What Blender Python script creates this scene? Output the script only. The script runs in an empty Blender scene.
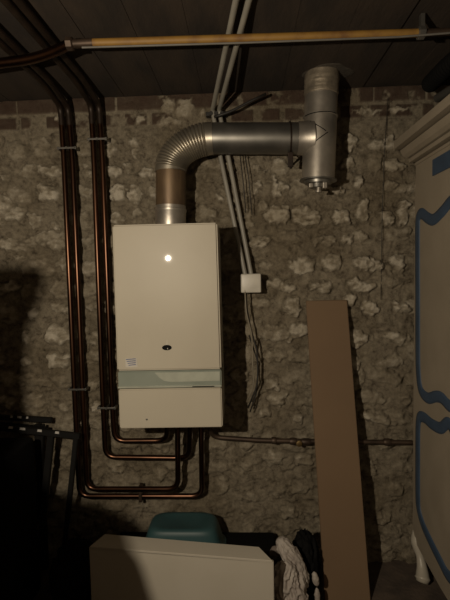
import bpy, bmesh, math, random
import numpy as np
from mathutils import Vector, Matrix
random.seed(7)
S = bpy.context.scene
COL = S.collection

# ------------------------------------------------------------------ camera
CAMZ = 1.35          # eye height
D = 1.95             # distance to the stone wall
H = 2.132             # ceiling height
F = 26/36*600
R = (Matrix.Rotation(math.radians(2.4), 4, 'Z') @ Matrix.Rotation(math.radians(90-3.7), 4, 'X')
     @ Matrix.Rotation(math.radians(-1.2), 4, 'Z'))
camd = bpy.data.cameras.new('camera'); cam = bpy.data.objects.new('camera', camd); COL.objects.link(cam)
camd.sensor_fit = 'VERTICAL'; camd.sensor_height = 36; camd.sensor_width = 36; camd.lens = 26
camd.clip_start = .02
cam.matrix_world = Matrix.Translation((0, 0, CAMZ)) @ R
S.camera = cam

# ------------------------------------------------------------------ world, light, exposure
W = bpy.data.worlds.new('world'); S.world = W; W.use_nodes = True
W.node_tree.nodes['Background'].inputs[0].default_value = (1, .85, .65, 1)
W.node_tree.nodes['Background'].inputs[1].default_value = .004
ld = bpy.data.lights.new('hand_torch_light', 'POINT'); lo = bpy.data.objects.new('hand_torch_light', ld); COL.objects.link(lo)
lo.location = (-.545, .02, 1.46)
ld.energy = 67; ld.color = (1.0, .855, .655); ld.shadow_soft_size = .012
S.view_settings.view_transform = 'Standard'; S.view_settings.look = 'None'
S.view_settings.gamma = 1; S.view_settings.use_curve_mapping = False
S.view_settings.exposure = 0.0

# ------------------------------------------------------------------ helpers
def ray(px, py):
    return (R.to_3x3() @ Vector(((px-225)/F, -(py-300)/F, -1)))
def aty(px, py, Y):
    d = ray(px, py); return Vector((0, 0, CAMZ)) + d*(Y/d.y)
def atz(px, py, Z):
    d = ray(px, py); return Vector((0, 0, CAMZ)) + d*((Z-CAMZ)/d.z)
def atx(px, py, X):
    d = ray(px, py); return Vector((0, 0, CAMZ)) + d*(X/d.x)
Rinv = R.to_3x3().inverted()

def nodes(name):
    m = bpy.data.materials.new(name); m.use_nodes = True
    nt = m.node_tree; return m, nt, nt.nodes, nt.links, nt.nodes['Principled BSDF']
def mat(name, c, rough=.6, metal=0, c2=None, scale=20, bump=0, bscale=60, lo_=.4, hi=.65, coat=0, detail=6, stretch=None, spec=.5):
    m, nt, N, L, p = nodes(name)
    p.inputs['Roughness'].default_value = rough; p.inputs['Metallic'].default_value = metal
    p.inputs['Base Color'].default_value = (*c, 1); p.inputs['Coat Weight'].default_value = coat
    p.inputs['Specular IOR Level'].default_value = spec; p.inputs['Coat Roughness'].default_value = .04
    tc = N.new('ShaderNodeTexCoord'); mp = N.new('ShaderNodeMapping')
    L.new(tc.outputs['Object'], mp.inputs[0])
    if stretch: mp.inputs['Scale'].default_value = stretch
    n = N.new('ShaderNodeTexNoise'); n.inputs['Scale'].default_value = scale; n.inputs['Detail'].default_value = detail
    L.new(mp.outputs[0], n.inputs['Vector'])
    r = N.new('ShaderNodeValToRGB'); r.color_ramp.elements[0].position = lo_; r.color_ramp.elements[1].position = hi
    r.color_ramp.elements[0].color = (*c, 1); r.color_ramp.elements[1].color = (*(c2 or [x*.85 for x in c]), 1)
    L.new(n.outputs[0], r.inputs[0]); L.new(r.outputs[0], p.inputs['Base Color'])
    if bump:
        b = N.new('ShaderNodeBump'); b.inputs['Strength'].default_value = bump; b.inputs['Distance'].default_value = .004
        n2 = N.new('ShaderNodeTexNoise'); n2.inputs['Scale'].default_value = bscale; n2.inputs['Detail'].default_value = 5
        L.new(mp.outputs[0], n2.inputs['Vector']); L.new(n2.outputs[0], b.inputs['Height']); L.new(b.outputs[0], p.inputs['Normal'])
    return m

M = dict(
 enamel=mat('boiler_enamel', (.45, .41, .33), .42, c2=(.415, .375, .30), scale=3, coat=.05, spec=.2),
 enamel_side=mat('boiler_side', (.45, .43, .38), .5),
 strip=mat('smoked_strip', (.20, .225, .19), .3, c2=(.24, .265, .225), scale=8),
 strip2=mat('smoked_strip_light', (.36, .375, .31), .4),
 dark=mat('dark_hole', (.008, .008, .008), .8, spec=.08),
 galv=mat('galvanised', (.50, .46, .40), .40, .8, c2=(.36, .33, .29), scale=14, bump=.15, bscale=30),
 galv_mid=mat('galvanised_worn', (.46, .42, .345), .36, .85, c2=(.34, .31, .26), scale=14, bump=.15, bscale=30),
 galv_dark=mat('galvanised_dull', (.24, .23, .21), .40, .85, c2=(.17, .165, .15), scale=10),
 rusty=mat('scorched_sleeve', (.17, .115, .065), .5, .5, c2=(.10, .065, .04), scale=12, stretch=(3, 3, .6)),
 foil=mat('foil_tape', (.34, .29, .22), .5, .6, c2=(.20, .17, .13), scale=25, bump=.6, bscale=45),
 copper=mat('aged_copper', (.13, .066, .040), .30, 1, c2=(.06, .033, .022), scale=9, lo_=.35, hi=.7, stretch=(1, 1, .3)),
 copper_black=mat('black_brown_copper', (.035, .022, .015), .5, .5, c2=(.02, .014, .01), scale=20),
 copper_dark=mat('tarnished_copper', (.085, .058, .04), .5, .6, c2=(.05, .034, .025), scale=14),
 yellow=mat('yellow_paint', (.25, .135, .026), .6, c2=(.14, .065, .018), scale=16, lo_=.45, hi=.72),
 brass=mat('brass', (.45, .33, .16), .35, 1),
 pvc=mat('grey_white_pvc', (.28, .265, .225), .45, c2=(.23, .215, .185), scale=12),
 pvc_white=mat('white_pvc', (.58, .55, .48), .4),
 cable_dark=mat('black_cable', (.02, .018, .016), .55),
 cable_light=mat('cream_cable', (.22, .19, .14), .5), cable_grey=mat('grey_cable', (.13, .12, .105), .6),
 board=mat('brown_board', (.168, .108, .060), .8, c2=(.148, .095, .053), scale=3, lo_=.3, hi=.7),
 board_edge=mat('brown_board_edge', (.05, .032, .02), .9),
 cream=mat('cream_paint', (.30, .255, .195), .45, c2=(.265, .225, .17), scale=6, bump=.15, bscale=25),
 blue=mat('blue_paint', (.045, .075, .125), .5, c2=(.038, .064, .107), scale=14),
 panel=mat('white_sheet_metal', (.43, .395, .33), .4, c2=(.40, .365, .30), scale=4, coat=.1),
 teal=mat('teal_plastic', (.030, .075, .080), .5, c2=(.025, .063, .068), scale=6),
 black=mat('black_metal', (.008, .0075, .007), .6, spec=.2),
 blackp=mat('black_plastic', (.005, .0048, .0046), .8, spec=.1),
 scuff=mat('white_scuff', (.45, .43, .40), .6),
 cloth=mat('white_cloth', (.38, .34, .30), .85, c2=(.30, .26, .23), scale=20, bump=.3, bscale=80),
 rag=mat('brown_rag', (.16, .13, .11), .9),
 caster=mat('shadow_caster_fabric', (.03, .027, .025), .95, c2=(.02, .018, .017), scale=60, bump=.6, bscale=200),
 plaster=mat('crumbled_plaster', (.06, .05, .038), .95, bump=.8, bscale=80),
 label_paper=mat('label_paper', (.50, .47, .41), .5),
 ink=mat('label_ink', (.05, .08, .22), .5),
)

def link(name, bm, m, parent=None, smooth=False, kind=None):
    me = bpy.data.meshes.new(name); bm.normal_update(); bm.to_mesh(me); bm.free()
    if smooth:
        me.polygons.foreach_set('use_smooth', [True]*len(me.polygons))
    o = bpy.data.objects.new(name, me); COL.objects.link(o)
    for x in (m if isinstance(m, list) else [m]): me.materials.append(x)
    if smooth == 'auto':
        mod = o.modifiers.new('es', 'EDGE_SPLIT'); mod.split_angle = math.radians(40)
    if parent:
        o.parent = parent
        o.matrix_parent_inverse = Matrix.Translation(parent.location).inverted()
    if kind: o['kind'] = kind
    return o
def thing(name, label, cat, loc=(0, 0, 0), group=None):
    o = bpy.data.objects.new(name, None); COL.objects.link(o); o.location = loc; o.empty_display_size = .05
    return tag(o, label, cat, group)
def tag(o, label, cat, group=None):
    o['label'] = label; o['category'] = cat
    if group: o['group'] = group
    return o
def box(bm, lo, hi, mi=0, bev=0):
    (x0, y0, z0), (x1, y1, z1) = lo, hi
    vs = [bm.verts.new(p) for p in ((x0,y0,z0),(x1,y0,z0),(x1,y1,z0),(x0,y1,z0),(x0,y0,z1),(x1,y0,z1),(x1,y1,z1),(x0,y1,z1))]
    fs = [bm.faces.new([vs[i] for i in f]) for f in ((0,3,2,1),(4,5,6,7),(0,1,5,4),(1,2,6,5),(2,3,7,6),(3,0,4,7))]
    for f in fs: f.material_index = mi
    if bev:
        es = list({e for f in fs for e in f.edges})
        bmesh.ops.bevel(bm, geom=es, offset=bev, segments=3, affect='EDGES', profile=.5)
    return bm
def boxm(lo, hi, bev=0):
    return box(bmesh.new(), lo, hi, 0, bev)
def prism(bm, front, back, bev=0):
    a = [bm.verts.new(p) for p in front]; b = [bm.verts.new(p) for p in back]
    n = len(a); fs = [bm.faces.new(a), bm.faces.new(b[::-1])]
    for i in range(n): fs.append(bm.faces.new((a[i], b[i], b[(i+1) % n], a[(i+1) % n])))
    bmesh.ops.recalc_face_normals(bm, faces=fs)
    if bev:
        bmesh.ops.bevel(bm, geom=list({e for f in fs for e in f.edges}), offset=bev, segments=3, affect='EDGES')
    return bm
def fillet(pts, r, n=7):
    pts = [Vector(p) for p in pts]; out = [pts[0]]
    for i in range(1, len(pts)-1):
        a, b, c = pts[i-1], pts[i], pts[i+1]
        u = (a-b); v = (c-b); rr = min(r, u.length*.48, v.length*.48)
        p0 = b+u.normalized()*rr; p1 = b+v.normalized()*rr
        for k in range(n+1):
            t = k/n; out.append(p0*(1-t)**2 + b*2*t*(1-t) + p1*t*t)
    out.append(pts[-1]); return out
def tube(bm, pts, r, seg=14, caps=True):
    pts = [Vector(p) for p in pts]; n = len(pts)
    rad = r if callable(r) else (lambda i: r)
    t0 = (pts[1]-pts[0]).normalized(); ref = Vector((0, 1, 0)) if abs(t0.y) < .9 else Vector((1, 0, 0))
    u = t0.cross(ref).normalized(); rings = []
    for i, p in enumerate(pts):
        t = ((pts[min(i+1, n-1)]-p).normalized() + (p-pts[max(i-1, 0)]).normalized())
        t = t.normalized() if t.length > 1e-6 else t0
        u = (u - t*u.dot(t)).normalized(); v = t.cross(u)
        rings.append([bm.verts.new(p + (u*math.cos(a)+v*math.sin(a))*rad(i)) for a in [2*math.pi*k/seg for k in range(seg)]])
    for i in range(n-1):
        for k in range(seg):
            bm.faces.new((rings[i][k], rings[i][(k+1) % seg], rings[i+1][(k+1) % seg], rings[i+1][k]))
    if caps: bm.faces.new(rings[0][::-1]); bm.faces.new(rings[-1])
    bmesh.ops.recalc_face_normals(bm, faces=bm.faces[:])
    return bm
def tubem(pts, r, seg=14, fil=0):
    return tube(bmesh.new(), fillet(pts, fil) if fil else pts, r, seg)
def lathe(bm, base, axis, prof, seg=28):
    base = Vector(base); axis = Vector(axis).normalized()
    ref = Vector((0, 1, 0)) if abs(axis.y) < .9 else Vector((1, 0, 0))
    u = axis.cross(ref).normalized(); v = axis.cross(u); rings = []
    for h, r in prof:
        rings.append([bm.verts.new(base+axis*h+(u*math.cos(a)+v*math.sin(a))*max(r, 1e-4)) for a in [2*math.pi*k/seg for k in range(seg)]])
    for i in range(len(rings)-1):
        for k in range(seg):
            bm.faces.new((rings[i][k], rings[i][(k+1) % seg], rings[i+1][(k+1) % seg], rings[i+1][k]))
    bm.faces.new(rings[0][::-1]); bm.faces.new(rings[-1])
    bmesh.ops.recalc_face_normals(bm, faces=bm.faces[:])
    return bm

# ------------------------------------------------------------------ the room
X0, X1, YB = -1.62, 1.42, -1.5
# --- stone wall: a real relief, stones laid in rough courses, brick courses under the ceiling
rng = np.random.default_rng(3)
def vnoise(x, z, s, seed):
    g = np.random.default_rng(seed).random((256, 256))
    a = x/s+100; b = z/s+100; i = np.floor(a).astype(int); j = np.floor(b).astype(int); fx = a-i; fz = b-j
    fx = fx*fx*(3-2*fx); fz = fz*fz*(3-2*fz); i %= 255; j %= 255
    return (g[i, j]*(1-fx)+g[i+1, j]*fx)*(1-fz)+(g[i, j+1]*(1-fx)+g[i+1, j+1]*fx)*fz
def fbm(x, z, s, seed, o=4):
    t = 0; a = .5; tot = 0
    for k in range(o): t = t+a*vnoise(x, z, s/2**k, seed+k); tot += a; a *= .55
    return t/tot
STONES = [(47,171,22,10,.8),(47,192,18,15,1),(28,172,12,10,.5),(17,195,24,12,.5),(5,177,8,6,.7),(40,148,18,16,.4),(16,150,18,18,.4),
(82,146,16,14,.5),(110,146,12,14,.7),(133,146,7,18,.6),(87,172,8,12,.6),(113,170,16,9,1),(128,168,8,9,.7),(147,170,14,9,.9),(117,191,13,14,1),
(133,192,11,15,.9),(151,194,8,10,.7),(116,218,12,12,.7),(136,212,12,8,.6),(10,214,24,14,.8),(33,219,8,14,.7),(53,226,8,8,.6),(32,240,26,10,.6),
(20,262,10,8,.7),(88,240,12,12,.5),(60,308,20,10,.6),(92,308,8,8,.6),(31,314,9,6,.9),(58,334,24,17,.85),(23,338,8,10,.7),(25,361,9,8,.8),
(58,361,22,13,1),(93,338,10,14,.7),(30,405,22,16,.6),(91,387,12,12,.6),(98,408,8,8,1),(62,407,10,8,.5),(279,214,20,18,1),(306,215,24,16,.9),
(281,188,12,9,.9),(255,188,9,9,.8),(259,168,12,6,.6),(275,180,5,12,.7),(258,242,22,7,.9),(248,218,8,16,.6),(263,207,8,12,.5),(220,197,5,8,.8),
(231,200,9,10,.5),(318,241,8,6,.6),(350,142,13,15,1),(377,143,14,8,.7),(392,142,16,12,.8),(397,164,18,8,1),(350,163,14,9,.8),(358,176,10,6,.6),
(359,183,9,9,1),(337,189,16,6,.8),(391,184,14,9,.5),(343,217,14,13,1),(364,210,10,18,.9),(386,218,11,14,.8),(404,212,11,18,1),(326,240,14,8,.8),
(348,240,14,7,.8),(362,236,16,8,.5),(332,262,20,14,.7),(364,263,14,12,1),(376,264,12,12,.9),(397,262,12,14,.8),(303,264,20,14,.8),
(281,285,22,9,.9),(315,286,10,6,.7),(292,307,14,16,.8),(297,332,24,14,.9),(259,303,18,10,.6),(265,265,14,10,.45),(362,286,22,9,1),(325,287,12,8,.6),
(350,300,14,10,.9),(371,308,13,9,.9),(402,308,14,9,1),(358,338,18,14,.9),(398,340,24,8,.7),(388,363,22,10,.6),(375,418,26,10,1),(355,365,12,12,.6),
(273,385,12,10,.6),(278,400,16,12,.6),(300,420,10,8,.7),(265,415,14,8,.6),(275,460,20,14,.6),(305,462,18,10,.7),(290,513,14,12,.7),
(245,465,12,10,.5),(222,487,12,14,.6),(118,467,16,14,.7),(95,480,8,8,.6),(113,508,18,10,.6),(142,508,16,8,.5),(160,475,14,12,.5),(250,500,14,10,.4),
(370,470,14,12,.4),(395,490,16,12,.4),(385,520,14,10,.35),(276,355,20,10,.5),(270,440,12,8,.6),(62,455,14,10,.5),(60,490,16,12,.5),(300,490,14,10,.5)]
def wall_mesh():
    st = .0048
    nx = int((X1-X0)/st)+1; nz = int(H/st)+1
    gx, gz = np.meshgrid(np.linspace(X0, X1, nx), np.linspace(0, H, nz), indexing='ij')
    wx = gx+(fbm(gx, gz, .05, 11)-.5)*.05+(fbm(gx, gz, .016, 12, 2)-.5)*.022; wz = gz+(fbm(gx, gz, .05, 31)-.5)*.045+(fbm(gx, gz, .016, 32, 2)-.5)*.018
    h = (fbm(gx, gz, .22, 51)-.5)*.018+(fbm(gx, gz, .05, 61, 5)-.5)*.026
    pit = np.clip((fbm(gx, gz*1.6, .045, 161, 3)-.60)/.12, 0, 1); h -= pit*.012
    chip = fbm(gx, gz*1.5, .022, 171, 3)
    tone = np.zeros_like(gx)
    st_list = []
    px2m = 1.95/F
    for (cx, cy, w, hh, b) in STONES:
        p = aty(cx, cy, D-.01); st_list.append((p.x, p.z, w*px2m*.54, hh*px2m*.56, b, random.uniform(-.3, .3)))
    known = [(s[0], s[1]) for s in st_list]
    z = .04; row = 0
    while z < H-.25:
        x = X0+random.uniform(0, .1)
        while x < X1:
            w = random.uniform(.03, .085); hh = random.uniform(.022, .042)
            zz = z+random.uniform(-.015, .015)
            if all(abs(x-k[0]) > .07 or abs(zz-k[1]) > .055 for k in known):
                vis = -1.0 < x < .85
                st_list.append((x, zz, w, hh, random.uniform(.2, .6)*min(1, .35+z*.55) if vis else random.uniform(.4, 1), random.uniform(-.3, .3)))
            x += w+random.uniform(.05, .10)
        z += .104; row += 1
    for (cx, cz, a, b_, br, rot) in st_list:
        i0 = np.searchsorted(gx[:, 0], cx-a*2); i1 = np.searchsorted(gx[:, 0], cx+a*2)
        j0 = np.searchsorted(gz[0], cz-a*2-.03); j1 = np.searchsorted(gz[0], cz+a*2+.03)
        X = wx[i0:i1, j0:j1]-cx; Z = wz[i0:i1, j0:j1]-cz
        c, s = math.cos(rot), math.sin(rot)
        u = (X*c+Z*s)/a; v = (-X*s+Z*c)/b_
        r = (np.abs(u)**2.6+np.abs(v)**2.6)**(1/2.6)
        m = np.clip((1.12-r)/.16, 0, 1); m = m*m*(3-2*m)
        dome = np.clip(1.1-r*r*.8, 0, 1)
        crev = np.exp(-((r-1.16)/.10)**2)
        h[i0:i1, j0:j1] += m*(.006+.014*dome*(.4+.6*br)) - crev*.012*br
        tone[i0:i1, j0:j1] = np.maximum(tone[i0:i1, j0:j1]*(1-m*.6), m*br)
        tone[i0:i1, j0:j1] -= crev*.30*br
    tone = np.where(tone > 0, tone*np.clip(.40+2.4*(chip-.27), .1, 1.4), tone)
    h += np.clip(tone, 0, 1)*(chip-.5)*.014
    tone -= pit*.30
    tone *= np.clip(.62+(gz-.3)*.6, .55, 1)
    # two and a half courses of brick below the ceiling
    brick = np.zeros_like(gx)
    zt = H-gz
    for c0, (a, b_) in enumerate(((-.01, .062), (.072, .128))):
        off = .09*c0
        if c0 == 0: u = (gx+off+10) % .225; in_x = (u > .008)
        else: u = (gx+off+10) % .118; in_x = (u > .024)
        inz = np.clip((zt-a)/.006, 0, 1)*np.clip((b_-zt)/.006, 0, 1)
        cover = np.clip((fbm(gx, gz, .07, 81+c0)-(.66 if c0 == 0 else .52))/.05, 0, 1)
        mm = inz*in_x*(1-cover)*(.72+.3*fbm(gx, gz, .03, 83))
        brick = np.maximum(brick, mm)
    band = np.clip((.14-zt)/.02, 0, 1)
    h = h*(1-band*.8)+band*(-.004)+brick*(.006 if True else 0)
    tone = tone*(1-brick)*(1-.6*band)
    for (cx, cy, w, hh) in ((168,107,13,17),(184,107,14,15),(170,122,22,8),(139,119,8,8),(60,119,8,6),(205,112,7,6),(365,112,26,3),(400,108,24,3),(345,75,1,1)):
        p = aty(cx, cy, D); r = (np.abs((wx-p.x)/(w*px2m*.55))**2.6+np.abs((wz-p.z)/(hh*px2m*.55))**2.6)**(1/2.6)
        m = np.clip((1.1-r)/.3, 0, 1); h = h+m*.008; tone = np.maximum(tone, m*.8*(.5+.8*fbm(gx, gz, .02, 99))); brick = brick*(1-m)
    grime = np.clip((fbm(gx, gz, .16, 91)-.40)/.3, 0, 1)
    h = np.clip(h, -.03, .03)
    co = np.stack([gx, D-h, gz], -1).reshape(-1, 3)
    idx = np.arange(nx*nz).reshape(nx, nz)
    f = np.stack([idx[:-1, :-1], idx[1:, :-1], idx[1:, 1:], idx[:-1, 1:]], -1).reshape(-1, 4)
    me = bpy.data.meshes.new('wall_back'); me.vertices.add(len(co)); me.vertices.foreach_set('co', co.ravel())
    me.loops.add(f.size); me.loops.foreach_set('vertex_index', f.ravel().astype(np.int32))
    me.polygons.add(len(f)); me.polygons.foreach_set('loop_start', np.arange(0, f.size, 4, dtype=np.int32))
    me.polygons.foreach_set('loop_total', np.full(len(f), 4, dtype=np.int32))
    me.polygons.foreach_set('use_smooth', np.ones(len(f), dtype=bool)); me.update(calc_edges=True)
    at = me.attributes.new('tone', 'FLOAT_COLOR', 'POINT')
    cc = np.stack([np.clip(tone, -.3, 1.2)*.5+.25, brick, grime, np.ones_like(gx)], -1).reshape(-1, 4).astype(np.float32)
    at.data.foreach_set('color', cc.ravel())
    return me
m, nt, N, L, p = nodes('rubble_stone')
p.inputs['Roughness'].default_value = .92; p.inputs['Specular IOR Level'].default_value = .2
at = N.new('ShaderNodeAttribute'); at.attribute_name = 'tone'
sep = N.new('ShaderNodeSeparateColor'); L.new(at.outputs['Color'], sep.inputs[0])
tc = N.new('ShaderNodeTexCoord')
def nz(scale, detail=8, rough=.65):
    n = N.new('ShaderNodeTexNoise'); n.inputs['Scale'].default_value = scale; n.inputs['Detail'].default_value = detail
    n.inputs['Roughness'].default_value = rough; L.new(tc.outputs['Object'], n.inputs['Vector']); return n
def mth(op, a, b):
    n = N.new('ShaderNodeMath'); n.operation = op
    for i, v in enumerate((a, b)):
        if isinstance(v, (int, float)): n.inputs[i].default_value = v
        else: L.new(v, n.inputs[i])
    return n.outputs[0]
def mix(f, a, b, mode='MIX'):
    n = N.new('ShaderNodeMix'); n.data_type = 'RGBA'; n.blend_type = mode
    if isinstance(f, (int, float)): n.inputs[0].default_value = f
    else: L.new(f, n.inputs[0])
    for s, v in ((n.inputs[6], a), (n.inputs[7], b)):
        if isinstance(v, tuple): s.default_value = (*v, 1)
        else: L.new(v, s)
    return n.outputs[2]
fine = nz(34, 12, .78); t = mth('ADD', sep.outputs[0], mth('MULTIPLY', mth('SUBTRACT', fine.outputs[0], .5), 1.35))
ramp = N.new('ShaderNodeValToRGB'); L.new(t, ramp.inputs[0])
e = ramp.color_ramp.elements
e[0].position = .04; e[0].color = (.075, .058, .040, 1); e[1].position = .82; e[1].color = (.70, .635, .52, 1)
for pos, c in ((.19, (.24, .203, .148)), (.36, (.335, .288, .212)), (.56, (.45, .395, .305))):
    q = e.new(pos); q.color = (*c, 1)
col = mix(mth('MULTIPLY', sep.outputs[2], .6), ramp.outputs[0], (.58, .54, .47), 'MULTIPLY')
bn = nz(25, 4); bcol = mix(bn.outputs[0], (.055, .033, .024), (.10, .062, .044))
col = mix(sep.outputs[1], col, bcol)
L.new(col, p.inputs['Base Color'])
bp = N.new('ShaderNodeBump'); bp.inputs['Strength'].default_value = 1.0; bp.inputs['Distance'].default_value = .018
n3 = nz(70, 12, .8); L.new(n3.outputs[0], bp.inputs['Height']); L.new(bp.outputs[0], p.inputs['Normal'])
M['stone'] = m
wme = wall_mesh(); wo = bpy.data.objects.new('wall_back', wme); COL.objects.link(wo); wme.materials.append(m); wo['kind'] = 'structure'

M['plain_stone'] = mat('rough_render', (.20, .165, .12), .95, c2=(.12, .10, .075), scale=9, bump=1, bscale=30)
M['floor'] = mat('earth_floor', (.085, .062, .045), .95, c2=(.05, .037, .028), scale=12, bump=.8, bscale=60)
link('wall_left', boxm((X0-.1, YB, 0), (X0, D+.05, H)), M['plain_stone'], kind='structure')
link('wall_right', boxm((X1, YB, 0), (X1+.1, D+.05, H)), M['plain_stone'], kind='structure')
link('wall_front', boxm((X0-.1, YB-.1, 0), (X1+.1, YB, H)), M['plain_stone'], kind='structure')
link('floor', boxm((X0-.1, YB-.1, -.1), (X1+.1, D+.1, 0)), M['floor'], kind='structure')
# ceiling: boards running towards the wall
M['ceil'] = mat('dark_boards', (.036, .024, .015), .9, c2=(.019, .013, .009), scale=5, stretch=(2.5, .8, 1), bump=.7, bscale=25)
bm = bmesh.new(); x = X0-.1
while x < X1+.1:
    dz = random.uniform(0, .006); box(bm, (x, YB-.1, H+dz), (min(x+.172, X1+.1), D+.1, H+.03))
    x += .1732
box(bm, (X0-.1, YB-.1, H+.02), (X1+.1, D+.1, H+.06))
link('ceiling', bm, M['ceil'], kind='structure')

# ------------------------------------------------------------------ boiler
YF = 1.60
c = [aty(*q, YF) for q in ((112, 225), (217, 222.5), (221.5, 368), (117, 370), (119, 429), (223, 427.5))]
print('boiler corners', [tuple(round(v, 3) for v in q) for q in c])
bl = Vector((c[4].x, 0, c[4].z)); br = Vector((c[5].x, 0, c[5].z)); tl = Vector((c[0].x, 0, c[0].z)); tr = Vector((c[1].x, 0, c[1].z))
boiler = thing('wall_boiler', 'white enamel wall-hung gas boiler with grey-green strip below the metal flue', 'boiler', ((bl.x+br.x)/2, 1.93, bl.z))
def bq(u, v, Y):   # u,v in 0..1 over the boiler front
    q = (bl*(1-u)+br*u)*(1-v)+(tl*(1-u)+tr*u)*v; return Vector((q.x, Y, q.z))
def bbox_(name, u0, u1, v0, v1, y0, y1, m, bev=.004, parent=boiler):
    bm = bmesh.new()
    prism(bm, [bq(u0, v0, y0), bq(u1, v0, y0), bq(u1, v1, y0), bq(u0, v1, y0)], [bq(u0, v0, y1), bq(u1, v0, y1), bq(u1, v1, y1), bq(u0, v1, y1)], bev)
    return link(name, bm, m, parent, smooth='auto')
bbox_('body', .012, .985, .012, .985, YF+.03, 1.925, M['enamel_side'], .004)
cov = bbox_('front_cover', 0, 1, .290, 1, YF, YF+.16, M['enamel'], .006)
low = bbox_('lower_panel', .004, .996, 0, .197, YF+.004, YF+.16, M['enamel'], .004)
strip = bbox_('control_strip', .002, .998, .205, .286, YF+.006, YF+.15, M['strip'], .004)
# raised curved inset of the strip
pts = [(.36, .278), (.985, .278), (.985, .232), (.52, .230), (.45, .236), (.405, .252)]
bm = bmesh.new(); prism(bm, [bq(u, v, YF+.003) for u, v in pts], [bq(u, v, YF+.008) for u, v in pts], .001); link('strip_window', bm, M['strip2'], strip)
bbox_('strip_trim', .002, .998, .203, .212, YF+.001, YF+.02, M['strip2'], .001, strip)
bbox_('vent_slot', .72, .93, .2045, .2085, YF, YF+.01, M['dark'], .0002, strip)
# peep hole: dark oval with a small flap, paler wedge above it
ctr = bq(.488, .402, YF-.0015)
bm = bmesh.new(); lathe(bm, ctr, (0, -1, 0), [(-.004, .0135), (0, .0135), (.0005, .012), (.0006, .0001)], 20)
for v in bm.verts: v.co.x = ctr.x+(v.co.x-ctr.x)*1.35; v.co.z = ctr.z+(v.co.z-ctr.z)*.75
hole = link('sight_hole', bm, M['dark'], boiler)
bm = bmesh.new(); box(bm, (ctr.x+.002, ctr.y-.002, ctr.z-.006), (ctr.x+.004, ctr.y, ctr.z-.001)); link('sight_glass_edge', bm, M['pvc_white'], hole)
bm = bmesh.new()
prism(bm, [ctr+Vector(d) for d in ((-.003, .001, .008), (.004, .001, .008), (.002, .001, .03), (.0, .001, .03))], [ctr+Vector(d) for d in ((-.003, .0015, .008), (.004, .0015, .008), (.002, .0015, .03), (.0, .0015, .03))])
link('pale_mark', bm, mat('pale_mark_tone', (.50, .46, .38), .6), hole)
# sticker with three slanting printed lines
bm = bmesh.new(); prism(bm, [bq(u, v, YF-.0008) for u, v in ((.085, .308), (.20, .308), (.20, .352), (.085, .352))], [bq(u, v, YF) for u, v in ((.085, .308), (.20, .308), (.20, .352), (.085, .352))])
stk = link('sticker', bm, M['label_paper'], boiler)
bm = bmesh.new()
for k in range(4):
    v0 = .345-k*.0095; u0 = .09+.008*k
    f_ = [(u0, v0), (.185, v0+.003), (.185, v0+.0065), (u0, v0+.0035)]
    prism(bm, [bq(u, v, YF-.0014) for u, v in f_], [bq(u, v, YF-.0006) for u, v in f_])
link('sticker_print', bm, M['ink'], stk)
bm = bmesh.new(); lathe(bm, bq(.27, .045, YF+.005), (0, -1, 0), [(0, .004), (.002, .004), (.003, .002)], 10); link('screw', bm, M['galv_dark'], boiler)
# wall bracket tabs
bm = bmesh.new(); box(bm, (tl.x+.03, 1.9, tl.z-.01), (tr.x-.03, 1.945, tl.z+.02)); link('hanging_bracket', bm, M['galv_dark'], boiler)

# ------------------------------------------------------------------ flue
YD = 1.80; RD = .063
pb = aty(170.5, 222, YD); pe = aty(170.5, 172, YD)
ph0 = aty(213, 138.5, YD); ph1 = aty(300, 138.5, YD); tt = aty(322, 72, YD); tb = aty(318, 181, YD)
flue = thing('flue_duct', 'galvanised metal flue duct with ribbed elbow rising from the boiler to the ceiling', 'flue', tuple(pb))
bz = c[0].z-.01
base = Vector((pb.x, YD, bz)); up = (pe-pb).normalized()
Lr = (aty(170.5, 206, YD)-base).length
bm = bmesh.new(); lathe(bm, base, up, [(0, RD), (Lr*.75, RD), (Lr*.78, RD+.002), (Lr*.86, RD+.002), (Lr*.88, RD-.001), (Lr, RD-.001)]); link('boiler_collar', bm, M['galv'], flue, smooth='auto')
b2 = base+up*Lr; L2 = (pe-b2).length
bm = bmesh.new(); lathe(bm, b2, up, [(-.003, RD-.003), (0, RD-.002), (L2, RD-.002)]); link('scorched_sleeve', bm, M['rusty'], flue, smooth='auto')
# ribbed elbow: quarter turn of radius between pe and ph0
cx_ = ph0.x; corner = Vector((pe.x, YD, ph0.z)); n = 150
bm = bmesh.new()
A = pe; B = ph0
pts = []
for k in range(n+1):
    a = k/n*math.pi/2
    pts.append(Vector((B.x-(B.x-A.x)*math.cos(a)*1.0, YD, A.z+(B.z-A.z)*math.sin(a))))
def rib(i):
    if i < 12 or i > n-16: return RD+.001
    ph = ((i-12) % 7)/7; return RD+.0065*abs(math.sin(ph*math.pi))**.5 - .003
tube(bm, pts, rib, 32); link('ribbed_elbow', bm, M['galv_mid'], flue, smooth='auto')
bm = bmesh.new(); d = (ph1-ph0); tube(bm, [ph0-d*.02, ph0+d*.02, ph1+d*.05], RD-.0015, 32); link('straight_duct', bm, M['galv_dark'], flue, smooth='auto')
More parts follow.
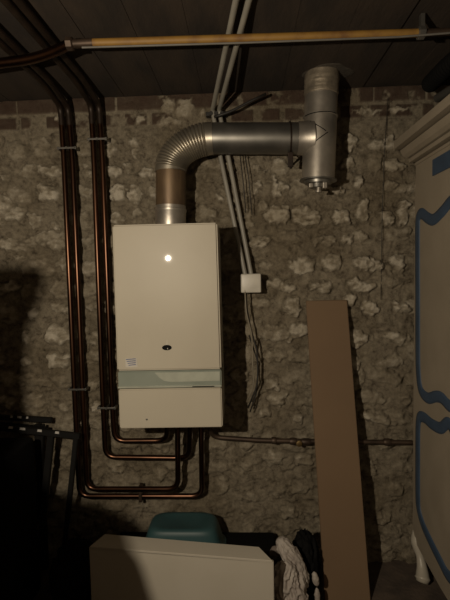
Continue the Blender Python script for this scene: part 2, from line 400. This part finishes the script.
# tee
ax = (tt-tb); Lt = ax.length; up2 = ax.normalized(); RT = .0655
top_ext = (H+.02-tb.z)/up2.z
bm = bmesh.new(); lathe(bm, tb, up2, [(0, RT), (Lt*.58, RT), (Lt*.585, RT+.0025), (Lt*.60, RT+.0025), (Lt*.605, RT-.001), (Lt*.8, RT-.001)], 36)
link('tee_body', bm, M['galv'], flue, smooth='auto')
bm = bmesh.new(); q0 = ph1-d*.03; tube(bm, [q0, q0+d*.06, ph1+Vector((.05, 0, 0))], lambda i: (RD+.002, RD+.002, RD+.012)[i], 32); link('tee_branch', bm, M['galv'], flue, smooth='auto')
pr = [(Lt*.78, RT+.001)]
for k in range(18): pr.append((Lt*.79+(top_ext-Lt*.79)*k/17, RT+.001+random.uniform(0, .003)))
bm = bmesh.new(); lathe(bm, tb, up2, pr, 36)
for v in bm.verts: v.co += Vector((random.uniform(-1, 1), random.uniform(-1, 1), 0))*.001
link('foil_wrap', bm, M['foil'], flue, smooth=True)
bm = bmesh.new(); lathe(bm, tb, -up2, [(-.006, RT+.002), (-.004, RT+.009), (.001, RT+.009), (.002, RT-.01), (.012, RT-.012), (.014, .02)], 36)
lathe(bm, tb, -up2, [(.010, .034), (.028, .034), (.030, .03)], 20)
cap = link('end_cap', bm, M['galv_dark'], flue, smooth='auto')
bm = bmesh.new(); lathe(bm, tb-up2*.012+Vector((0, -.02, 0)), -up2, [(0, .010), (.03, .010), (.031, .014), (.038, .014)], 16); link('drain_spout', bm, M['galv'], cap, smooth='auto')
bm = bmesh.new(); box(bm, (tb.x+.012, YD-.04, tb.z-.036), (tb.x+.030, YD-.01, tb.z-.012), 0, .003); link('cap_clip', bm, M['galv'], cap)
bm = bmesh.new(); box(bm, (tb.x-.04, YD-.03, tb.z-.030), (tb.x-.024, YD-.005, tb.z-.012), 0, .003); link('cap_clip', bm, M['galv'], cap)
# seam lines on the tee
bm = bmesh.new()
for fr in (.585,):
    pts = [tb+up2*(Lt*fr)+Vector((math.cos(a)*(RT+.003), math.sin(a)*(RT+.003), 0)) for a in [math.radians(200+k*10) for k in range(13)]]
    tube(bm, pts, .0016, 6)
pts = [tb+up2*(Lt*.30+.045*k/8)+Vector((math.cos(math.radians(232+7*k))*(RT+.002), math.sin(math.radians(232+7*k))*(RT+.002), 0)) for k in range(9)]
tube(bm, pts, .0016, 6)
pts = [tb+up2*(Lt*.52-.045*k/8)+Vector((math.cos(math.radians(225+7*k))*(RT+.002), math.sin(math.radians(225+7*k))*(RT+.002), 0)) for k in range(9)]
tube(bm, pts, .0016, 6)
link('tee_seam', bm, M['dark'], flue)
# duct bracket
pk = aty(290, 152, YD-.01)
bm = bmesh.new()
pts = [Vector((pk.x, YD+math.cos(a)*(RD+.002), ph1.z+math.sin(a)*(RD+.002))) for a in [2*math.pi*k/28 for k in range(29)]]
tube(bm, pts, .003, 6, False)
tube(bm, [Vector((pk.x, YD, ph1.z-RD)), Vector((pk.x+.02, 1.94, ph1.z-RD-.02))], .005, 8)
box(bm, (pk.x-.011, YD-.03, ph1.z-RD-.055), (pk.x+.011, YD-.016, ph1.z-RD+.004), 0, .003)
link('duct_bracket', bm, M['copper_black'], flue)
# plaster collar where the duct goes up through the ceiling
bm = bmesh.new(); lathe(bm, (tt.x+.02, YD, H+.004), (0, 0, -1), [(0, .088), (.004, .085), (.006, .08), (.007, RT+.008)], 28)
for v in bm.verts:
    k = 1+.25*math.sin(v.co.x*40)*math.cos(v.co.y*33); v.co.x = tt.x+(v.co.x-tt.x)*k
tag(link('plaster_collar', bm, M['plaster'], smooth=True), 'rough pale plaster ring on the ceiling around the flue', 'plaster')

# ------------------------------------------------------------------ copper pipes
YP = 1.895; zc = H-.022
def pipe(name, label, pts, r, m, cat='pipe', group=None, fil=.05, fit=()):
    t = thing(name, label, cat, tuple(pts[-1]), group)
    o = link('tube', tubem(pts, r, 14, fil), m, t, smooth='auto')
    for (q, dr, L_, mm) in fit:
        dr = Vector(dr).normalized()
        bm = bmesh.new(); lathe(bm, Vector(q)-dr*L_/2, dr, [(0, r+.003), (L_, r+.003)], 16); link('fitting', bm, mm, t, smooth='auto')
    return t
def dpipe(name, label, top, wallpts, r, m, fit=()):
    tx, ty = top
    w0 = aty(tx, ty, YP)
    pts = [Vector((w0.x-.0, -.3, zc)), w0]+[aty(*q) for q in wallpts]
    w1 = w0.lerp(pts[2], .35)
    t = pipe(name, label, [w1]+pts[2:], r, m, fit=fit)
    link('ceiling_run', tubem([pts[0], Vector((w0.x, YP-.17, zc)), w0, w1], r+.0004, 14, .05), M['copper_black'], t, smooth='auto')  # ceiling run and top bend in a darker copper than the rest
    return t
r1 = .0118
RISE = 418
dpipe('heating_pipe', 'copper pipe, outermost left of the four, looping lowest under the boiler', (60.5, 107), [(64, 160, YP), (74.5, 390, YP), (79.5, 496, YP), (202, 496, YP), (201, RISE, 1.84)], r1, M['copper'])
dpipe('heating_pipe', 'copper pipe, second from the left, turning up just under the boiler middle', (68, 107), [(72.5, 160, YP), (82.5, 390, YP), (87, 489, YP), (178, 489, YP-.045), (177.5, RISE, 1.81)], r1, M['copper'])
dpipe('heating_pipe', 'copper pipe, third from the left, crossing low behind another riser', (91, 105), [(94, 160, YP), (102.5, 390, YP), (105.5, 457, YP), (189, 458, YP), (190, RISE, 1.84)], r1, M['copper'])
dpipe('heating_pipe', 'copper pipe nearest the boiler side with the shortest loop beneath it', (99, 105), [(102.5, 160, YP), (111.5, 390, YP), (114.5, 441, YP), (167, 440.5, YP), (166.5, RISE, 1.82)], r1, M['copper'])
gp = [aty(210.5, RISE, 1.84), aty(211, 437, YP), aty(262, 440.5, YP), aty(330, 441.5, YP), aty(412, 442.5, YP)]
t = pipe('supply_pipe', 'thin horizontal pipe leaving the boiler right and passing behind the brown board', gp, .0105, M['copper_dark'], fil=.045)
for q, l, mm in (((274, 440.5), .022, M['copper_dark']), ((293, 441.2), .03, M['copper_dark']), ((306, 441.8), .04, M['copper_dark']), ((387, 442), .03, M['copper_dark'])):
    bm = bmesh.new(); lathe(bm, aty(*q, YP)-Vector((l/2, 0, 0)), (1, 0, 0), [(0, .0135), (l*.2, .016), (l*.8, .016), (l, .0135)], 12); link('fitting', bm, mm, t, smooth='auto')
bm = bmesh.new(); q = aty(299, 443, YP-.018); lathe(bm, q, (0, -1, 0), [(0, .013), (.012, .013), (.013, .01)], 14); link('valve_cap', bm, M['brass'], t, smooth='auto')
# clips
def clip(px, py, w, label, vert=True, Y=YP):
    bm = bmesh.new(); p0 = aty(px, py, Y)
    if vert:
        box(bm, (p0.x-w/2, Y-.019, p0.z-.004), (p0.x+w/2, Y-.014, p0.z+.004), 0, .001)
        for s in (-1, 1):
            box(bm, (p0.x+s*(w/2)-.004, Y-.019, p0.z-.006), (p0.x+s*(w/2)+.004, Y+.018, p0.z+.006), 0, .001)
        box(bm, (p0.x-.003, Y-.022, p0.z-.005), (p0.x+.003, 1.945, p0.z+.005))
    else:
        box(bm, (p0.x-.007, Y-.019, p0.z-w/2), (p0.x+.007, Y-.013, p0.z+w/2), 0, .001)
        for s in (-1, 1):
            box(bm, (p0.x-.007, Y-.019, p0.z+s*w/2-.004), (p0.x+.007, Y+.018, p0.z+s*w/2+.004), 0, .001)
        box(bm, (p0.x-.004, Y-.02, p0.z-.005), (p0.x+.004, 1.945, p0.z+.005))
    o = link('pipe_clip', bm, M['galv_dark'] if vert else M['copper_dark']); tag(o, label, 'pipe clip'); return o
clip(68, 149, .076, 'metal clip high on the left pair of copper pipes')
clip(78.5, 388.5, .076, 'metal clip low on the left pair of copper pipes')
clip(98.3, 140, .076, 'metal clip high on the right pair of copper pipes')
clip(107.5, 407, .076, 'metal clip low on the right pair of copper pipes beside the boiler')
clip(141, 492.5, .066, 'dark clip on the lowest two horizontal pipes', False)

# ------------------------------------------------------------------ gas pipe across the ceiling
zg = H-.055
P = [atz(*q, zg) for q in ((-30, 68), (0, 63), (27, 60), (50, 53.5), (70, 44), (90, 43), (420, 33), (470, 31))]
yt = thing('gas_pipe', 'yellow painted gas pipe with bare copper end running under the ceiling', 'pipe', tuple(P[4]))
link('copper_section', tubem(P[0:5], .0165, 14, .06), M['copper'], yt, smooth='auto')
link('yellow_section', tubem([P[5], P[6]], .0125, 14), M['yellow'], yt, smooth='auto')
link('bare_section', tubem([P[4], P[5]+(P[5]-P[4])*.15], .0135, 14), M['copper_dark'], yt, smooth='auto')
dr = (P[6]-P[5]).normalized()
bm = bmesh.new(); lathe(bm, P[4]-dr*.012, dr, [(0, .015), (.003, .021), (.02, .021), (.024, .016)], 8); link('coupling_nut', bm, M['copper_dark'], yt)
bm = bmesh.new(); lathe(bm, P[6]-dr*.008, dr, [(0, .014), (.003, .02), (.02, .02), (.024, .013)], 8)
box(bm, (P[6].x+.0, P[6].y-.008, P[6].z), (P[6].x+.012, P[6].y+.008, H)); link('end_bracket', bm, M['galv_dark'], yt)
link('end_section', tubem([P[6]+dr*.01, P[7]], .011, 12), M['copper_dark'], yt, smooth='auto')
bm = bmesh.new(); q = atz(214, 39.5, zg); lathe(bm, q-dr*.012, dr, [(0, .0127), (.024, .0128)], 14); link('burnt_patch', bm, M['cable_dark'], yt)
q = atz(82, 47.5, H-.075); q2 = atz(398, 37, H-.075); q3 = atz(450, 33, H-.075)
tag(link('thin_cable', tubem([q, (q+q2)/2+Vector((0, 0, -.002)), q2, q3], .0032, 8), M['cable_grey'], smooth='auto'), 'thin pale cable just below the yellow pipe', 'cable')

# ------------------------------------------------------------------ conduits and junction box
YC = 1.905
for i, (a, b_, c_, lab) in enumerate((((236, 0), (212.5, 110), (245.5, 276), 'left of the two grey plastic conduits from the ceiling to the junction box'),
                                 ((249, 0), (219, 110), (251.5, 276), 'right of the two grey plastic conduits from the ceiling to the junction box'))):
    za = H-.012
    w = aty(*b_, YC); near = atz(*a, za)
    far = near+(near-Vector((w.x, w.y, w.z)))*.8; far.z = za
    w.z = min(w.z, H-.035)
    bt = aty(*c_, YC)
    mid = aty(221+8*i, 160, YC)
    tag(link('conduit', tubem([far, near, w, mid, bt], .0095, 12, .02), M['pvc'], smooth='auto'), lab, 'conduit')
bm = bmesh.new()
for x_ in (211, 216, 222): lathe(bm, aty(x_, 113, YC-.012), (0, 1, 0), [(0, .009), (.03, .009), (.04, .004)], 8)
q = aty(216, 113, YC); box(bm, (q.x-.045, YC+.004, q.z-.008), (q.x+.045, 1.945, q.z+.008), 0, .002)
tag(link('conduit_saddle', bm, M['cable_dark']), 'dark saddle clip holding the conduits where wall meets ceiling', 'clip')
p0 = aty(241, 293, YC-.05); p1 = aty(261, 273.5, YC-.05)
jb = thing('junction_box', 'small cream square junction box on the stone wall right of the boiler', 'junction box', ((p0.x+p1.x)/2, YC, p0.z))
link('box_base', boxm((p0.x+.002, YC-.03, p0.z+.002), (p1.x-.002, 1.94, p1.z-.002), .004), M['pvc_white'], jb, smooth='auto')
link('box_lid', boxm((p0.x, YC-.05, p0.z), (p1.x, YC-.028, p1.z), .006), M['pvc_white'], jb, smooth='auto')
def wire(name, pxs, Y, r, m, lab, cat='cable', fil=.03):
    return tag(link(name, tubem([aty(x, y, Y) for x, y in pxs], r, 8, fil), m, smooth=True), lab, cat)
wire('loose_cable', [(246, 290), (247, 310), (251, 330), (257, 350), (258, 372), (257, 386), (248, 408)], 1.87, .0035, M['cable_dark'], 'dark loose cable dangling from the junction box')
wire('loose_cable', [(245, 290), (246, 312), (252, 335), (252.5, 360), (254, 385), (247, 401)], 1.858, .0035, M['cable_light'], 'cream loose cable dangling from the junction box')
wire('loose_cable', [(249, 335), (258, 362), (257, 392), (250, 412)], 1.885, .003, M['cable_dark'], 'short dark cable tail hanging beside the cream cable')
wire('black_cable', [(214, 117), (230, 112), (247, 103), (266, 94)], 1.87, .006, M['cable_dark'], 'thick black cable slanting up to the ceiling above the flue duct')
wire('thin_wire', [(240, 155), (243, 180), (246, 213)], 1.90, .002, M['cable_dark'], 'thin dark wire on the wall just right of the conduits')
wire('thin_wire', [(245, 155), (249, 180), (252, 215)], 1.90, .002, M['cable_dark'], 'second thin dark wire, further right of the conduits')
wire('thin_wire', [(388, 98), (384, 160), (382, 220), (381, 300)], 1.932, .0014, M['cable_dark'], 'thin dark wire hanging down the wall near the wardrobe')

# ------------------------------------------------------------------ brown board leaning on the wall
a0, a1 = aty(306, 301, 1.905), aty(347, 300, 1.905)
b0, b1 = aty(325, 600, 1.695), aty(370.5, 600, 1.695)
k0 = a0.z/(a0.z-b0.z)
b0 = a0+(b0-a0)*k0; b1 = a1+(b1-a1)*(a1.z/(a1.z-b1.z))
b0.z = b1.z = .002
th = Vector((0, .012, .001))
bm = bmesh.new(); prism(bm, [b0, b1, a1, a0], [b0+th, b1+th, a1+th, a0+th], .002)
tag(link('leaning_board', bm, M['board'], smooth='auto'), 'tall plain brown board leaning against the stone wall', 'board')

# ------------------------------------------------------------------ wardrobe
XW = .728
e0 = atx(413.5, 350, XW); YE = e0.y
print('wardrobe far edge depth', YE)
zt_ = atx(414, 163, XW).z; z_ap = atx(413.5, 538, XW).z
YM = atx(450, 300, XW).y-.005      # middle of the first door
YN = YE-(YE-YM)*4                  # near edge of the two door front
ward = thing('wardrobe', 'cream painted wardrobe with blue wavy outlines and moulded cornice', 'wardrobe', (XW+.3, (YE+YN)/2, 0))
print('wardrobe', YM, YN, zt_, z_ap)
link('body', boxm((XW+.02, YN+.01, z_ap+.0), (XW+.55, YE-.003, zt_-.0), .004), M['cream'], ward)
# front frame with shaped apron
Lw = YE-YN; out = [(YE, zt_)]; ny = 40
bot = []
za = atx(413.5, 540, XW).z; zb = atx(447, 600, XW).z
for k in range(ny+1):
    t_ = k/ny; y_ = YE-t_*Lw; s_ = min(t_, 1-t_)*2
    zz = za-.0+(zb-za)*min(1, s_/.42)**.9*1.05
    bot.append((y_, zz))
outl = [(YE, zt_)]+bot+[(YN, zt_)]
bm = bmesh.new(); prism(bm, [Vector((XW+.004, y, z)) for y, z in outl], [Vector((XW+.024, y, z)) for y, z in outl]); link('front_frame', bm, M['cream'], ward)
zd = atx(415, 187, XW).z
def door(y1, y0):
    bm = bmesh.new(); e = .004
    bt_ = [(y, z+.03) for y, z in bot if y0+e < y < y1-e]
    bt_ = [(y1-e, np.interp(-(y1-e), [-y for y, z in bot], [z for y, z in bot])+.03)]+bt_+[(y0+e, np.interp(-(y0+e), [-y for y, z in bot], [z for y, z in bot])+.03)]
    o_ = [(y1-e, zd)]+bt_+[(y0+e, zd)]
    prism(bm, [Vector((XW, y, z)) for y, z in o_], [Vector((XW+.02, y, z)) for y, z in o_], .0)
    return link('door', bm, M['cream'], ward)
YC_ = (YE+YN)/2
d1 = door(YE, YC_); d2 = door(YC_, YN)
def ribbon(path, w, parent, name='blue_outline'):
    # path in (y,z), flat raised band of width w
    P_ = [Vector((0, y, z)) for y, z in path]
    # resample smooth (Catmull)
    Q = []
    m_ = len(P_)
    for i in range(m_):
        p0_, p1_, p2_, p3_ = P_[i-1], P_[i], P_[(i+1) % m_], P_[(i+2) % m_]
        for k in range(6):
            t_ = k/6
            Q.append(.5*((2*p1_)+(p2_-p0_)*t_+(2*p0_-5*p1_+4*p2_-p3_)*t_*t_+(3*p1_-p0_-3*p2_+p3_)*t_**3))
    bm = bmesh.new(); rows = []
    for i, q in enumerate(Q):
        t_ = (Q[(i+1) % len(Q)]-Q[i-1]).normalized(); n_ = Vector((0, -t_.z, t_.y))
        rows.append([bm.verts.new(Vector((XW+dx, 0, 0))+q+n_*s*w/2) for s, dx in ((-1, 0), (-1, -.0025), (-.5, -.004), (.5, -.004), (1, -.0025), (1, 0))])
    for i in range(len(rows)):
        for k in range(5): bm.faces.new((rows[i][k], rows[(i+1) % len(rows)][k], rows[(i+1) % len(rows)][k+1], rows[i][k+1]))
    bmesh.ops.recalc_face_normals(bm, faces=bm.faces[:])
    return link(name, bm, M['blue'], parent, smooth=True)
up_px = [(450, 202), (443, 211), (434, 219.5), (428, 218), (422, 213.5), (418.6, 217), (417.8, 228), (417.8, 260), (418, 300), (418, 345), (418.6, 372), (421, 390), (428, 398), (436, 396.5), (442, 398), (450, 406)]
lo_px = [(450, 424), (441, 428), (432, 424), (425, 418), (420, 417), (418.3, 426), (418, 450), (418, 490), (418.8, 508), (423, 524), (431, 542), (440, 560), (450, 578)]
for dd, yc, flip in ((d1, YM, False), (d2, 2*YC_-YM, True)):
    for px_ in (up_px, lo_px):
        h1 = [(atx(x, y, XW).y, atx(x, y, XW).z) for x, y in px_]
        if flip: h1 = [(2*YC_-y, z) for y, z in h1]
        mid0, mid1 = (yc, h1[0][1]), (yc, h1[-1][1]); h1 = h1[1:-1]
        h2 = [(2*yc-y, z) for y, z in h1]
        ribbon([mid0]+h1+[mid1]+h2[::-1], .044, dd)
# blue panel in the frieze
u0 = atx(432.5, 176, XW); u1 = atx(432.5, 160, XW)
for (ya, yb) in ((u0.y, 2*YM-u0.y), (2*YC_-2*YM+u0.y, 2*YC_-u0.y)):
    link('frieze_panel', boxm((XW-.001, min(ya, yb), u0.z), (XW+.01, max(ya, yb), u1.z)), M['blue'], ward)
# cornice
ztop = atx(404, 142, XW-.075).z
prof = [(.0, zt_-.014), (.004, zt_-.013), (.004, zt_-.003), (-.006, zt_-.002), (-.006, zt_+.003), (.022, zt_+.004), (.024, zt_+.018), (.016, zt_+.019), (.016, zt_+.022), (.030, zt_+.024), (.044, zt_+.034), (.052, zt_+.050), (.054, zt_+.058), (.044, zt_+.059), (.044, zt_+.062), (.060, zt_+.063), (.075, zt_+.084), (.078, zt_+.090), (.070, zt_+.091), (.070, zt_+.094), (.082, zt_+.095), (.082, ztop), (-.02, ztop)]
bm = bmesh.new(); rings = []
for o_, z in prof:
    ye = min(YE+o_*.75, 1.905); rings.append([bm.verts.new(q) for q in ((XW+.004-o_, YN-o_, z), (XW+.56+o_*0, YN-o_, z), (XW+.56, ye, z), (XW+.004-o_, ye, z))])
for i in range(len(rings)-1):
    for k in range(4): bm.faces.new((rings[i][k], rings[i][(k+1) % 4], rings[i+1][(k+1) % 4], rings[i+1][k]))
bm.faces.new(rings[-1]); bm.faces.new(rings[0][::-1]); bmesh.ops.recalc_face_normals(bm, faces=bm.faces[:])
link('cornice', bm, M['cream'], ward)
# scrolled feet
for sgn, yf in ((1, YE-.01), (-1, YN+.01)):
    for xf in (XW+.02, XW+.50):
        bm = bmesh.new()
        pts = [(0, 0, za+.04), (-.010, -.005*sgn, za+.0), (-.002, -.03*sgn, za-.05), (.0, -.05*sgn, za-.09), (-.008, -.075*sgn, .035), (-.012, -.08*sgn, .022)]
        rr = (.020, .024, .016, .022, .032, .024)
        P_ = fillet([Vector((xf+a, yf+b, c_)) for a, b, c_ in pts], .02, 4)
        nn = len(P_)
        tube(bm, P_, lambda i: float(np.interp(i/(nn-1), [0, .2, .4, .65, .85, 1], rr)), 14)
        fo = link('foot', bm, M['panel'], ward, smooth=True)

# ------------------------------------------------------------------ white panel with mitred flange
zp = .365
fl, fr = atz(89, 547.5, zp), atz(273.5, 562, zp); kl, kr = atz(105, 535, zp), atz(259, 548, zp)
print('panel', fl, fr, kl, kr)
pan = thing('sheet_metal_panel', 'white sheet metal casing panel with bent top edge, standing in front of the wall', 'panel', ((fl.x+fr.x)/2, (fl.y+fr.y)/2, 0))
tk = Vector((-.0, .004, 0)); fl0 = fl.copy(); fr0 = fr.copy(); fl0.z = fr0.z = 0
nrm = Vector((-(fr-fl).y, (fr-fl).x, 0)).normalized()*.012
bm = bmesh.new(); prism(bm, [fl0, fr0, fr, fl], [fl0+nrm, fr0+nrm, fr+nrm, fl+nrm], .002); link('front_sheet', bm, M['panel'], pan, smooth='auto')
dn = Vector((0, 0, .006)); up_ = Vector((0, 0, .0045))
bm = bmesh.new(); e_ = (fr-fl)*.004
prism(bm, [fl+up_+e_, fr+up_-e_, kr+up_, kl+up_], [fl-dn+e_, fr-dn-e_, kr-dn, kl-dn], .0012); link('top_flange', bm, M['panel'], pan, smooth='auto')

# ------------------------------------------------------------------ dark crate with upturned teal basin
ct = aty(108, 540, 1.72); c2_ = aty(277, 546, 1.72); hz = .17
tag(link('storage_crate', boxm((ct.x, 1.655, 0), (c2_.x, 1.90, hz), .008), M['blackp'], smooth='auto'), 'low black crate behind the white metal panel', 'crate')
ba = aty(138, 546, 1.70); bb = aty(224, 548, 1.70); bt0 = aty(152, 515, 1.74); bt1 = aty(213, 520, 1.74)
cxb = (ba.x+bb.x)/2; yb_ = 1.785; wb = (bb.x-ba.x)/2; ht = aty(180, 514, 1.84).z-hz
bm = bmesh.new(); rings = []
def rr_ring(w, d_, z, n=40):
    out_ = []
    for k in range(n):
        a = 2*math.pi*k/n; c_, s_ = math.cos(a), math.sin(a); e = 2/4.5
        out_.append(bm.verts.new((cxb+math.copysign(abs(c_)**e, c_)*w, yb_+math.copysign(abs(s_)**e, s_)*d_, z)))
    return out_
for fz, fw in ((0, 1.02), (.02, 1.06), (.06, 1.06), (.08, 1.0), (.5, .92), (.8, .86), (.93, .81), (.99, .73), (1, .6), (.97, .5)):
    rings.append(rr_ring(wb*fw*.97, .095*fw, hz+.002+ht*fz))
for i in range(len(rings)-1):
    for k in range(40): bm.faces.new((rings[i][k], rings[i][(k+1) % 40], rings[i+1][(k+1) % 40], rings[i+1][k]))
bm.faces.new(rings[-1]); bm.faces.new(rings[0][::-1]); bmesh.ops.recalc_face_normals(bm, faces=bm.faces[:])
tag(link('plastic_basin', bm, M['teal'], smooth=True), 'upturned teal plastic basin on the black crate under the boiler', 'basin')

# ------------------------------------------------------------------ crumpled cloth and black bag
def lump(name, c_, s_, seed, amp, m, sub=5, freq=3):
    bm = bmesh.new(); bmesh.ops.create_icosphere(bm, subdivisions=sub, radius=1)
    from mathutils import noise
    for v in bm.verts:
        n_ = v.co.normalized(); q = n_*freq+Vector((seed, seed*2, 0))
        f_ = 1+amp*(1-2*abs(noise.noise(q)))+amp*.5*(1-2*abs(noise.noise(q*2.3)))
        v.co = Vector((n_.x*s_[0], n_.y*s_[1], n_.z*s_[2]))*f_+Vector(c_)
        v.co.z = max(v.co.z, .001)
    return link(name, bm, m, smooth=True)
q = aty(311, 575, 1.62)
tag(lump('bin_bag', (q.x-.012, 1.70, .13), (.055, .06, .14), 3, .18, M['blackp']), 'black crumpled bag between the white cloth and the brown board', 'bag')
q = aty(90, 540, 1.6)
tag(lump('bin_bag', (q.x-.075, 1.64, .14), (.09, .08, .13), 8, .15, M['blackp']), 'black crumpled bag left of the white metal panel', 'bag')
def crumple(name, lobes, seed, m, lab, cat, amp=.22, freq=3.2, vox=.0045):
    from mathutils import noise
    bm = bmesh.new()
    for k, (px_, py_, Y, sx, sy, sz, tilt) in enumerate(lobes):
        c_ = aty(px_, py_, Y); g = bmesh.ops.create_icosphere(bm, subdivisions=5, radius=1)['verts']
        rot = Matrix.Rotation(math.radians(tilt), 3, 'Y')
        for v in g:
            n_ = v.co.normalized(); q = Vector((n_.x*1.6, n_.y*1.6, n_.z*.8))*freq*.6+Vector((seed+k*3.1, k*1.7, seed))
            f_ = 1+amp*(1-3.2*abs(noise.noise(q)))+amp*.5*(1-3*abs(noise.noise(q*2.1)))
            v.co = rot @ Vector((n_.x*sx*f_, n_.y*sy*f_, n_.z*sz*(1+(f_-1)*.4)))+c_
            v.co.z = max(v.co.z, .002)
    o = link(name, bm, m, smooth=True)
    md = o.modifiers.new('remesh', 'REMESH'); md.mode = 'VOXEL'; md.voxel_size = vox; md.use_smooth_shade = True
    return tag(o, lab, cat)
crumple('crumpled_cloth', [(283, 543, 1.60, .022, .02, .020, 0), (291, 558, 1.59, .030, .028, .080, -30), (300, 574, 1.585, .024, .03, .055, -18),
    (284, 582, 1.545, .040, .035, .075, 8), (294, 592, 1.55, .040, .04, .08, -12), (290, 618, 1.55, .062, .045, .09, 0)], 2, M['cloth'], 'crumpled white cloth heaped at the right end of the white panel', 'cloth', .30, 3.2, .0035)
crumple('cloth_scrap', [(315.5, 579, 1.60, .011, .010, .028, -12), (317, 597, 1.605, .010, .010, .035, 0), (316, 618, 1.605, .012, .012, .06, 0)], 6, M['cloth'], 'narrow white scrap of cloth between the black bag and the brown board', 'cloth', vox=.0025)
crumple('brown_rag', [(275, 553, 1.66, .018, .014, .028, 8)], 9, M['rag'], 'small grey-brown rag tucked between the panel and the white cloth', 'cloth', vox=.003)
# ------------------------------------------------------------------ black folding stand on the left
zr = .745
A0, A1 = aty(-60, 414, 1.88), aty(52, 420, 1.88); B0, B1 = aty(-60, 421, 1.80), aty(80, 436, 1.80)
st = thing('folding_stand', 'black folding table stand with chipped rails at the left edge', 'stand', ((A1.x+B1.x)/2, (A1.y+B1.y)/2, 0))
def bar(name, a, b_, w, h_, m, par, bev=.002):
    a = Vector(a); b_ = Vector(b_); t_ = (b_-a).normalized(); ref = Vector((0, 0, 1)) if abs(t_.z) < .8 else Vector((0, 1, 0))
    s_ = t_.cross(ref).normalized()*w/2; u_ = s_.cross(t_).normalized()*h_/2
    bm = bmesh.new(); prism(bm, [a-s_-u_, a+s_-u_, a+s_+u_, a-s_+u_], [b_-s_-u_, b_+s_-u_, b_+s_+u_, b_-s_+u_], bev); return link(name, bm, m, par)
r1_ = bar('rail', A0, A1, .02, .022, M['black'], st); r2_ = bar('rail', B0, B1, .02, .024, M['black'], st)
def scuffs(par, a, b_, ts):
    for t_, l in ts:
        bm = bmesh.new(); q = a+(b_-a)*t_; tx_ = (b_-a).normalized()
        e = q+tx_*l; o_ = Vector((0, -.0112, .004))
        prism(bm, [q+o_, e+o_, e+o_+Vector((0, .001, .0085)), q+o_+Vector((.003, .001, .0085))], [q+o_+Vector((0, .004, 0)), e+o_+Vector((0, .004, 0)), e+o_+Vector((0, .004, .009)), q+o_+Vector((0, .004, .009))])
        link('chipped_paint', bm, M['scuff'], par)
scuffs(r1_, A0, A1, ((.64, .012), (.70, .02), (.78, .01)))
scuffs(r2_, B0, B1, ((.50, .02), (.58, .025), (.705, .02), (.83, .018)))
bar('leg', aty(76, 438, B1.y), aty(67, 524, 1.80), .02, .018, M['black'], st)
bar('leg', aty(51, 436, B1.y+.02), aty(42, 524, 1.82), .028, .02, M['black'], st)
l3 = aty(38, 424, A1.y); bar('leg', l3, (l3.x, l3.y, 0), .03, .022, M['black'], st)
l4 = aty(44, 424, A1.y); bar('brace', (l4.x, l4.y-.005, l4.z), (l4.x-.06, l4.y-.005, .2), .012, .016, M['black'], st)
for a_, b_ in ((aty(67, 524, 1.80), aty(63, 556, 1.80)), (aty(42, 524, 1.82), aty(38.5, 556, 1.82))):
    dd_ = (b_-a_); e_ = a_+dd_*(a_.z/(a_.z-b_.z)); bar('leg', a_, e_, .018, .016, M['black'], st)
bar('top_slat', (A0+B0)/2-Vector((0, 0, .006)), (A1+B1)/2-Vector((.09, 0, .006)), .05, .008, M['black'], st)
q = aty(35, 500, 1.55); q_l = aty(-60, 500, 1.55)
tag(link('tool_case', boxm((q_l.x, 1.55, 0), (-.895, 1.76, .67), .012), M['blackp'], smooth='auto'), 'tall black case standing under the folding stand', 'case')

# ------------------------------------------------------------------ dark hose and tube at the top right
def at2(x, y, Z): return atz(x, y, Z)
hp = [aty(430, 84, 1.80), aty(437, 77, 1.72), aty(446, 68, 1.62), aty(462, 55, 1.50), aty(485, 38, 1.35)]
for q in hp: q.z = min(q.z, H-.05)
n = 120; P_ = []
for k in range(n+1):
    t_ = k/n*(len(hp)-1); i = min(int(t_), len(hp)-2); P_.append(hp[i].lerp(hp[i+1], t_-i))
bm = bmesh.new(); tube(bm, P_, lambda i: .029+.005*math.sin(i*1.1), 16)
tag(link('ribbed_hose', bm, M['blackp'], smooth=True), 'black ribbed hose under the ceiling at the top right corner', 'hose')
g0 = aty(438, 98, 1.78); g1 = aty(475, 76, 1.40)
tag(link('round_tube', tubem([g0, g1], .017, 16), mat('grey_tube', (.06, .057, .052), .6), smooth='auto'), 'dark grey round tube below the black hose above the wardrobe', 'tube')

# ------------------------------------------------------------------ unseen bundle added left of the view, shaped to cast the left shadow
bm = bmesh.new()
pf = [(0, .42), (.5, .44), (1.0, .45), (1.065, .431), (1.107, .40), (1.125, .35), (1.15, .30), (1.187, .283), (1.27, .275), (1.33, .281), (1.36, .295), (1.388, .302), (1.395, .29), (1.40, .2)]
pf = [(0, .42)]+[(z+.05, q) for z, q in pf[1:]]
lathe(bm, (-.925, .45, 0), (0, 0, 1), pf, 48)
for v in bm.verts: v.co.y = .45+(v.co.y-.45)*.3
tag(link('shadow_caster', bm, M['caster'], smooth=True), 'added dark bundle shape, unseen left of the viewer, casting the left shadow', 'bundle')
